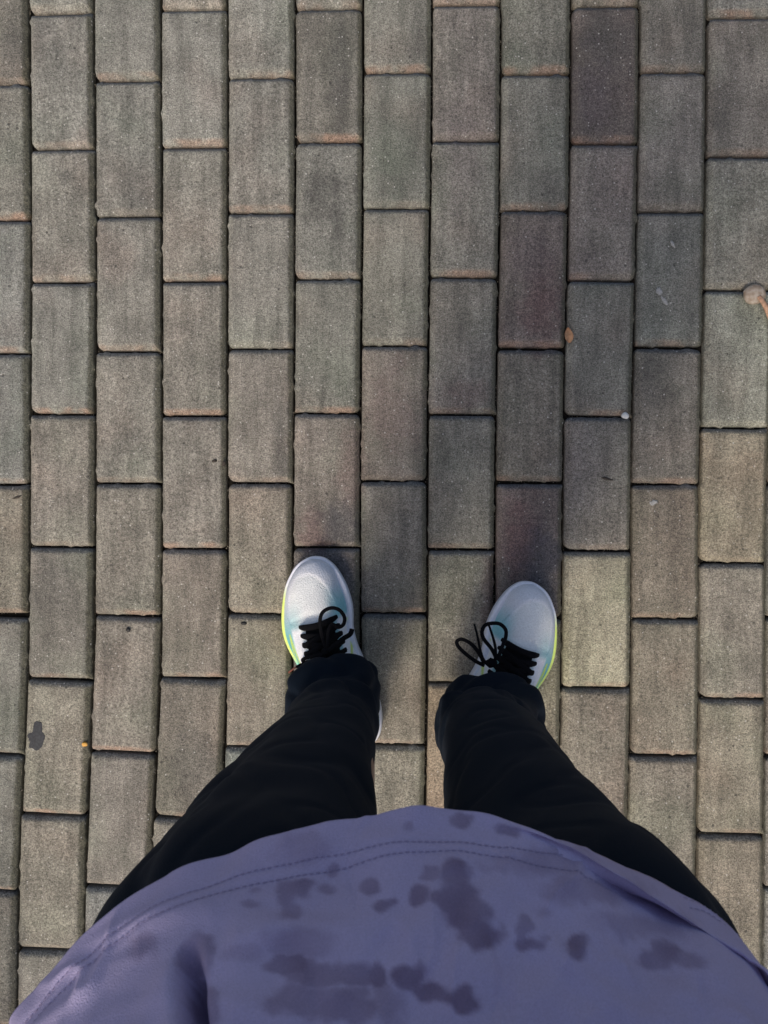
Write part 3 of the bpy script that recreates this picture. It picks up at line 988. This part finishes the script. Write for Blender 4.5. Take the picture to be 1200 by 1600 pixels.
def shirt_full(th, h):
    p = shirt_pt(th, h)
    e = 0.004
    dt = shirt_pt(th + e, h) - shirt_pt(th - e, h)
    dh = shirt_pt(th, h + e) - shirt_pt(th, max(h - e, HEMZ))
    n = dt.cross(dh).normalized()
    if n.dot(Vector((math.sin(th), math.cos(th), .2))) < 0: n = -n
    s = h - HEMZ                    # height above the hem
    d = 0.0
    # rolled hem on the right with the valley behind it
    A = sstep(.10, .95, th) * (1 - sstep(1.7, 2.2, th))
    LW = .0035 + .014 * sstep(.55, 1.25, th)          # width of the turned-up lip
    k1, k2 = sstep(LW * .6, LW * .6 + .006, s), 1 - sstep(LW + .008, LW + .036, s)
    dz = -A * 0.040 * k1 * k2 + A * .011 * (1 - sstep(0, LW + .004, s))
    lean = A * .004 * (1 - sstep(0, LW + .004, s))
    # soft drape folds
    d -= lean
    calm = .1 + .9 * sstep(0, .03, s)
    d += calm * 0.0085 * noise.noise(Vector((th * 3.2, s * 9, 4.4)))
    d += 0.0040 * noise.noise(Vector((th * 7 + s * 30, s * 22, 8.1)))
    d += 0.0022 * noise.noise(Vector((th * 5 - s * 60, s * 50, 1.1)))
    cr = noise.noise(Vector((th * 6 + s * 18, s * 26 - th * 3, 6.6)))
    d += 0.0035 * (1 - min(1, abs(cr) * 6)) * noise.noise(Vector((th * 4, s * 20, 2.2)))
    # sharp vertical fold low on the left
    f = bell(th + .80 + (s - .07) * .4, 0, .026)
    d -= 0.032 * f * sstep(.040, .062, s) * (1 - sstep(.3, .45, s))
    d += 0.006 * bell(th + .84, 0, .06) * sstep(.045, .08, s) * (1 - sstep(.3, .45, s))
    # horizontal tuck ridge left of centre
    d += 0.0035 * bell(s, .048 + .02 * abs(th + .5), .007) * bell(th, -.45, .35)
    # stitched hem band
    pk = 1 + .8 * noise.noise(Vector((th * 55, 3, 3)))
    d -= 0.0006 * pk * (bell(s, .0165, .0012) + bell(s, .0225, .0012))
    # droop near hem edge rounding
    return p + n * d + Vector((0, 0, dz)), n
STAINS_SHADE = [(708, 1365, 24, 22, .9), (716, 1400, 27, 28, .9), (729, 1432, 30, 28, .9), (746, 1458, 32, 20, .85), (657, 1402, 14, 14, .75), (672, 1360, 11, 11, .6),  # water spots, with some hem and fold shade painted in
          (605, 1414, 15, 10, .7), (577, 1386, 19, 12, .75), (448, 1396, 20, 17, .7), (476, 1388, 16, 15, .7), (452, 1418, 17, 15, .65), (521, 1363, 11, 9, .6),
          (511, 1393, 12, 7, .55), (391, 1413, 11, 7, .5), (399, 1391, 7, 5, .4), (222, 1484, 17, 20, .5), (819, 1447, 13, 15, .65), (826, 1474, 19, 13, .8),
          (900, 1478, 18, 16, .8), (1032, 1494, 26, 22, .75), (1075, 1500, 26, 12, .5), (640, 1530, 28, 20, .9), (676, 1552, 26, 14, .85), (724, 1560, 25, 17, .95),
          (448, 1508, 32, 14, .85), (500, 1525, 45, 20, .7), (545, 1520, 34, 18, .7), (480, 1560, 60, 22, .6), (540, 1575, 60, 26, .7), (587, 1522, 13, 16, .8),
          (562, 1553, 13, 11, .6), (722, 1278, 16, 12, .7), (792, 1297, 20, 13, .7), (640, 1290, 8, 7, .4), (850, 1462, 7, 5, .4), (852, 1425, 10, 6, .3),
          (470, 1478, 46, 26, .45), (600, 1570, 26, 34, .5), (380, 1490, 30, 12, .3), (470, 1325, 36, 22, .3), (308, 1500, 26, 34, .6), (850, 1345, 70, 18, .42), (930, 1390, 70, 20, .46), (1010, 1445, 60, 18, .42), (320, 1570, 22, 40, .6), (860, 1395, 9, 7, .3)]  # hem band: half damp, half valley shade painted in; left fold pair: shade
def wet_shade(px, py, v):
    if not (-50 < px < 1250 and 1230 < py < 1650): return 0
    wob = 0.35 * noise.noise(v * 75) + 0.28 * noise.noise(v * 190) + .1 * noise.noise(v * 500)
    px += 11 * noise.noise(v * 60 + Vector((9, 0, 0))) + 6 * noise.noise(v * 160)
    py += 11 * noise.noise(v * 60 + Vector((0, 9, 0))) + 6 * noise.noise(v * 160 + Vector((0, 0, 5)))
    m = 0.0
    for x, y, rx, ry, s in STAINS_SHADE:
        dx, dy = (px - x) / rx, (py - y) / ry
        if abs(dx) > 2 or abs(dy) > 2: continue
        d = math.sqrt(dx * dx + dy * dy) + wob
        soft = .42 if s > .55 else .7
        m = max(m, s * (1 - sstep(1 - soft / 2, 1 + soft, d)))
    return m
ths = []
t = -math.pi
while t < math.pi - 1e-6:
    ths.append(t)
    t += 0.0095 if -1.35 < t < 1.45 else 0.05
hs = []
h = HEMZ
while h < 1.395:
    hs.append(h); h += 0.0011 if h < .905 else 0.012
hs.append(1.395)
verts, faces, cols = [], [], []
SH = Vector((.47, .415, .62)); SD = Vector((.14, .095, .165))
for h in hs:
    for th in ths:
        p, n = shirt_full(th, h)
        verts.append(p)
        x, y = proj(p)
        wv = wet_shade(x, y, p) if h < .92 else 0
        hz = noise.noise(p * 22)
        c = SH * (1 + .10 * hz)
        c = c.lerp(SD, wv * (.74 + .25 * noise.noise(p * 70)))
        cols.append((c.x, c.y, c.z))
NT_, NH = len(ths), len(hs)
for i in range(NH - 1):
    for j in range(NT_):
        k = (j + 1) % NT_
        faces.append((i * NT_ + j, (i + 1) * NT_ + j, (i + 1) * NT_ + k, i * NT_ + k))
# hem is turned under: inner lip
base = len(verts)
for q, (ins, dz) in enumerate(((.0009, -.0009), (.0022, .0000), (.0024, .02))):
    for j, th in enumerate(ths):
        p, n = shirt_full(th, HEMZ + max(dz, 0))
        verts.append(p - n * ins + Vector((0, 0, min(dz, 0)))); cols.append(tuple(SH))
for q in range(3):
    a0 = 0 if q == 0 else base + (q - 1) * NT_
    b0 = base + q * NT_
    for j in range(NT_):
        k = (j + 1) % NT_
        faces.append((a0 + k, b0 + k, b0 + j, a0 + j))
M_SHIRT = pigment_mat("violet_jersey", 0.95, 0.08, 1100, 0.00025, 1300, 0.0, 0.0, 0.08)
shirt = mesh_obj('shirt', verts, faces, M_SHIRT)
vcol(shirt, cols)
own(shirt)
shirt['label'] = 'violet T-shirt with dark water spots and a double-stitched hem'
# stitch rows
M_STITCH = simple("stitch_thread", (.32, .28, .44), .8, .2)
def stitches(s0):
    verts, faces = [], []
    th = -2.8
    while th < 2.8:
        wob = .0016 * noise.noise(Vector((th * 2.1, s0 * 99, 0)))
        L = .0024 / hemR(th)
        q = []
        for a in (0, .5, 1):
            p, n = shirt_full(th + L * a, HEMZ + s0 + wob + (.0003 if a == .5 else 0))
            q.append((p + n * (.0002 + (.0005 if a == .5 else 0)), n))
        if False: th += .0036 / hemR(th); continue
        b = len(verts)
        for p, n in q:
            verts.append(p + Vector((0, 0, .00035))); verts.append(p + n * .00035); verts.append(p - Vector((0, 0, .00035)))
        for a in range(2):
            for c_ in range(2):
                i0 = b + a * 3 + c_
                faces.append((i0, i0 + 1, i0 + 4, i0 + 3))
        th += .0036 / hemR(th)
    o = mesh_obj('stitching', verts, faces, M_STITCH)
    own(o, shirt); o['kind'] = 'stuff'
stitches(.0165); stitches(.0225)

# sleeves
def loft(name, rings, mat, parent=None, n=40, caps=True, cval=None):
    verts, faces = [], []
    for c, ax, rx, ry in rings:
        ax = Vector(ax).normalized()
        s = ax.cross(Vector((0, 1, .01))).normalized(); u = s.cross(ax).normalized()
        for j in range(n):
            a = 2 * math.pi * j / n
            verts.append(Vector(c) + s * math.cos(a) * rx + u * math.sin(a) * ry)
    for i in range(len(rings) - 1):
        for j in range(n):
            k = (j + 1) % n
            faces.append((i * n + j, i * n + k, (i + 1) * n + k, (i + 1) * n + j))
    if caps:
        faces.append(tuple(range(n))[::-1]); faces.append(tuple((len(rings) - 1) * n + j for j in range(n)))
    o = mesh_obj(name, verts, faces, mat)
    own(o, parent)
    if cval: vcol(o, [cval] * len(verts))
    return o
for sx in (-1, 1):
    X = .02
    loft('sleeve', [((X + sx * .13, -.31, 1.315), (sx, 0, -.4), .075, .075), ((X + sx * .18, -.31, 1.28), (sx, .05, -.8), .078, .075),
                    ((X + sx * .225, -.30, 1.21), (sx * .6, .1, -1), .076, .072), ((X + sx * .255, -.29, 1.13), (sx * .5, .15, -1), .074, .070),
                    ((X + sx * .257, -.289, 1.125), (sx * .5, .15, -1), .068, .064)], M_SHIRT, shirt, cval=tuple(SH))

# ---- body: one continuous skinned figure inside the clothes (head, neck, trunk, arms, hands, legs)
def build_body():
    bm_v = []; bm_e = []; rad = []
    def add(p, r, prev=None):
        bm_v.append(Vector(p)); rad.append(r if isinstance(r, tuple) else (r, r))
        i = len(bm_v) - 1
        if prev is not None: bm_e.append((prev, i))
        return i
    X = .02
    pel = add((X, -.335, .86), (.12, .075))
    w = add((X, -.335, 1.0), (.115, .072), pel)
    ch = add((X, -.32, 1.18), (.13, .080), w)
    sh = add((X, -.305, 1.30), (.10, .075), ch)
    nk = add((X, -.285, 1.375), .052, sh)
    nk2 = add((X, -.275, 1.425), .050, nk)
    hd = add((X, -.245, 1.475), (.066, .080), nk2)
    hd2 = add((X, -.235, 1.535), (.072, .090), hd)
    hd3 = add((X, -.245, 1.59), (.060, .075), hd2)
    for sx in (-1, 1):
        a = add((X + sx * .125, -.305, 1.30), .055, sh)
        b_ = add((X + sx * .19, -.305, 1.26), .048, a)
        e1 = add((X + sx * .24, -.285, 1.15), .040, b_)
        e2 = add((X + sx * .272, -.255, 1.07), .036, e1)
        f1 = add((X + sx * .225, -.17, 1.14), .036, e2)
        w1 = add((X + sx * .14, -.06, 1.235), .024, f1)
        pm = add((X + sx * .112, -.02, 1.275), (.030, .018), w1)
        k2 = add((X + sx * .098, .010, 1.305), (.034, .016), pm)
        for q in range(4):
            o = (q - 1.5) * .017
            L = (.030, .036, .034, .026)[q]
            base = Vector((X + sx * (.096 + .0), .014, 1.31)) + Vector((sx * -o * .5, o * .3, -o * .9))
            g1 = add(base, .0085, k2)
            g2 = add(base + Vector((-sx * L * .75, L * .35, L * .25)), .0078, g1)
            g3 = add(base + Vector((-sx * L * 1.45, L * .1, L * .15)), .0068, g2)
        t1 = add((X + sx * .088, -.030, 1.292), .011, pm)
        t2 = add((X + sx * .064, -.018, 1.302), .009, t1)
        t3 = add((X + sx * .044, -.012, 1.300), .0075, t2)
        hp = add((X + sx * .085, -.30, .80), .075, pel)
        kn = add((X + sx * .092, -.275, .46), .050, hp)
        cf = add((X + sx * .094, -.275, .34), .048, kn)
        an = add((X + (sx * .092), -.272, .12), .034, cf)
        ft = add((X + (sx * .092), -.265, .07), .030, an)
    me = bpy.data.meshes.new('body_raw'); me.from_pydata([tuple(v) for v in bm_v], bm_e, []); me.update()
    o = bpy.data.objects.new('body_raw', me); col.objects.link(o)
    m = o.modifiers.new('skin', 'SKIN'); m.use_smooth_shade = True
    for i, r in enumerate(rad):
        me.skin_vertices[0].data[i].radius = r
    me.skin_vertices[0].data[0].use_root = True
    s = o.modifiers.new('sub', 'SUBSURF'); s.levels = 2; s.render_levels = 2
    bpy.context.view_layer.update()
    dg = bpy.context.evaluated_depsgraph_get()
    out = bpy.data.meshes.new_from_object(o.evaluated_get(dg))
    bpy.data.objects.remove(o)
    # face relief: nose, brow, eye sockets, chin, mouth on the front of the head
    for v in out.vertices:
        p = v.co
        if p.z > 1.42 and p.y > -.24:
            x = p.x - X
            p.y += .016 * bell(x, 0, .011) * bell(p.z, 1.525, .018)
            p.y += .006 * bell(p.z, 1.557, .008) * bell(x, 0, .05)
            p.y -= .006 * (bell(x, .03, .013) + bell(x, -.03, .013)) * bell(p.z, 1.543, .009)
            p.y += .005 * bell(x, 0, .02) * bell(p.z, 1.496, .006)
            p.y += .006 * bell(x, 0, .02) * bell(p.z, 1.472, .01)
    out.name = 'body'
    out.materials.clear(); out.materials.append(M_SKIN)
    out.polygons.foreach_set('use_smooth', [True] * len(out.polygons))
    ob = bpy.data.objects.new('body', out); col.objects.link(ob); own(ob)
    return ob
M_SKIN = simple("skin", (.42, .25, .17), .5, .4, 60, .08)
M_SKIN.node_tree.nodes["Principled BSDF"].inputs['Subsurface Weight'].default_value = 0.0
body = build_body()
def blob(name, c, r, mat, parent, fn=None, sub=3):
    bm = bmesh.new(); bmesh.ops.create_icosphere(bm, subdivisions=sub, radius=1)
    for v in bm.verts:
        q = v.co.copy()
        if fn: q = fn(q)
        v.co = Vector((q.x * r[0], q.y * r[1], q.z * r[2])) + Vector(c)
    me = bpy.data.meshes.new(name); bm.to_mesh(me); bm.free(); me.materials.append(mat)
    me.polygons.foreach_set('use_smooth', [True] * len(me.polygons))
    o = bpy.data.objects.new(name, me); col.objects.link(o)
    if parent == 'person': own(o)
    elif parent is not None: own(o, parent)
    return o
M_HAIR = simple("dark_hair", (.012, .010, .009), .6, .4, 300, .3, .001)
M_EYE = simple("eye_white", (.6, .58, .55), .2, .5)
hair = blob('hair', (.02, -.268, 1.562), (.082, .098, .075), M_HAIR, body,
     lambda q: Vector((q.x, q.y, q.z)) * (1 + .05 * noise.noise(q * 6)) if not (q.y > .35 and q.z < .1) else Vector((q.x * .9, min(q.y, .55), q.z)))
for sx in (-1, 1):
    blob('eye', (.02 + sx * .030, -.160, 1.543), (.011, .010, .009), M_EYE, body, None, 2)
    blob('ear', (.02 + sx * .076, -.255, 1.53), (.007, .018, .028), M_SKIN, body, None, 2)

# ------------------------------------------------------------------ small litter on the paving
def lump(name, px, py, r, z, mat, label, cat, seed=0, sub=3, amp=.25, rot=0, group=None, flat=False):
    c = P(px, py, 0)
    bm = bmesh.new(); bmesh.ops.create_icosphere(bm, subdivisions=sub, radius=1)
    ca, sa = math.cos(R(rot)), math.sin(R(rot))
    for v in bm.verts:
        d = 1 + amp * noise.noise(v.co * 1.6 + Vector((seed * 3.3, 0, 0))) * 2
        x, y, zz = v.co.x * r[0] * d, v.co.y * r[1] * d, v.co.z * r[2]
        v.co = Vector((x * ca - y * sa, x * sa + y * ca, zz))
    me = bpy.data.meshes.new(name); bm.to_mesh(me); bm.free(); me.materials.append(mat)
    me.polygons.foreach_set('use_smooth', [True] * len(me.polygons))
    o = bpy.data.objects.new(name, me); col.objects.link(o)
    o.location = (c.x, c.y, z)
    tag(o, label, cat, group)
    return o
# dry seed pod with an orange stalk
k = NT("dry_pod")
tcp = k.n('ShaderNodeTexCoord'); npd = k.noise(tcp.outputs['Object'], 160, 3)
k.l(k.mix(k.ramp(npd, .35, .65), (.42, .36, .29), (.27, .20, .14)), k.b.inputs['Base Color'])
k.b.inputs['Roughness'].default_value = .55
M_POD = k.m
pc = P(1178, 463, 0)
pod = lump('seed_pod', 1176, 462, (.0165, .0150, .0080), .007, M_POD, 'round beige dried seed pod with an orange stalk lying at the right edge', 'seed pod', 2, 4, .05)
stalk_pts = [P(1186, 463, .014) - pod.location, P(1192, 472, .015) - pod.location, P(1198, 482, .011) - pod.location, P(1205, 498, .005) - pod.location, P(1212, 508, .004) - pod.location]
M_STALK = simple("orange_stalk", (.42, .25, .16), .6, .4, 200, .3)
st = tube('stalk', stalk_pts, .0042, .0030, M_STALK, pod, None, 10, taper=lambda f: .75 + .5 * f)
# curled leaf scrap
M_LEAF = simple("tan_leaf", (.42, .23, .12), .6, .4, 220, .25)
def leaf(px, py, L, Wd, rot, label):
    c = P(px, py, 0)
    verts, faces = [], []
    n, m_ = 12, 6
    for s in (0, 1):
        for i in range(n + 1):
            t = i / n
            wd = Wd * (math.sin(math.pi * min(t * .9 + .06, 1)) ** .8) * (1.15 - .4 * t)
            for j in range(m_ + 1):
                w = 2 * j / m_ - 1
                verts.append(Vector((w * wd, (t - .5) * L, .0025 * w * w + .0012 * math.sin(t * 5) - .0003 * s)))
    N = (n + 1) * (m_ + 1)
    for s in (0, 1):
        for i in range(n):
            for j in range(m_):
                q = s * N + i * (m_ + 1) + j
                f = (q, q + 1, q + m_ + 2, q + m_ + 1)
                faces.append(f if s == 0 else f[::-1])
    o = mesh_obj('leaf', verts, faces, M_LEAF)
    o.location = (c.x, c.y, .0014); o.rotation_euler = (0, 0, R(rot))
    tag(o, label, 'leaf')
leaf(888, 524, .023, .0066, 6, 'small tan dry leaf scrap lying across a joint between two pavers')
M_PEB = simple("white_pebble", (.62, .62, .60), .6, .4, 300, .1)
lump('pebble', 976, 650, (.0058, .0050, .0035), .0025, M_PEB, 'small white pebble sitting in the joint on the right side', 'pebble', 5, 2, .15)
M_TAR = simple("dried_gum", (.040, .042, .046), .75, .3, 300, .3)
lump('gum_spot', 57, 1150, (.0125, .0185, .0007), .0002, M_TAR, 'flattened dark grey gum spot on a pale paver near the left edge', 'gum', 9, 4, .28, -12)
M_BLK = simple("black_seed", (.006, .006, .006), .5, .4)
lump('seed', 381, 974, (.0048, .0028, .0013), .0008, M_BLK, 'small oval black seed on the paver left of the left shoe', 'seed', 1, 2, .1)
lump('seed', 200.5, 984, (.0034, .0038, .0012), .0006, M_BLK, 'tiny round black seed near the top of a left paver', 'seed', 3, 2, .1)
M_PETAL = simple("orange_petal", (.62, .33, .07), .6, .3)
lump('petal', 132, 1163, (.0042, .0040, .0010), .0000, M_PETAL, 'tiny orange petal scrap at a paver edge beside the dark gum spot', 'petal', 4, 2, .3)
M_FLECK = simple("pale_fleck", (.31, .31, .30), .8, .3, 500, .2)
for i, (px, py, rx, ry, rot, lb) in enumerate((
        (1051, 381, .0018, .0052, 25, 'short white scratch of dried paint high on the upper right paver'),
        (1030, 455, .0040, .0050, 10, 'upper pale paint fleck of the pair on the grey right paver'),
        (1038, 470, .0025, .0068, 35, 'lower pale paint streak of the pair on the grey right paver'),
        (1021, 840 - 55, .0048, .0030, 10, 'whitish crumb patch at the top of the dark brown right paver'))):
    lump('paint_fleck', px, py, (rx, ry, .0005), .0, M_FLECK, lb, 'paint fleck', 20 + i, 3, .45, rot)
M_TWIG = simple("dark_debris", (.05, .042, .035), .8, .2)
for i, (px, py, rx, ry, rot, lb) in enumerate((
        (948, 748, .0078, .0020, -12, 'short dark crumb on the paver between the right shoe and the right edge'),
        (27, 777, .0068, .0018, 20, 'dark splinter at the paver corner on the left edge'),
        (350, 724, .0030, .0036, 0, 'dark crumb lodged in the joint left of centre'),
        (335, 720, .0040, .0022, 10, 'flat dark crumb on a paver left of centre'))):
    lump('debris', px, py, (rx, ry, .0010), .0004, M_TWIG, lb, 'debris', 40 + i, 2, .35, rot)
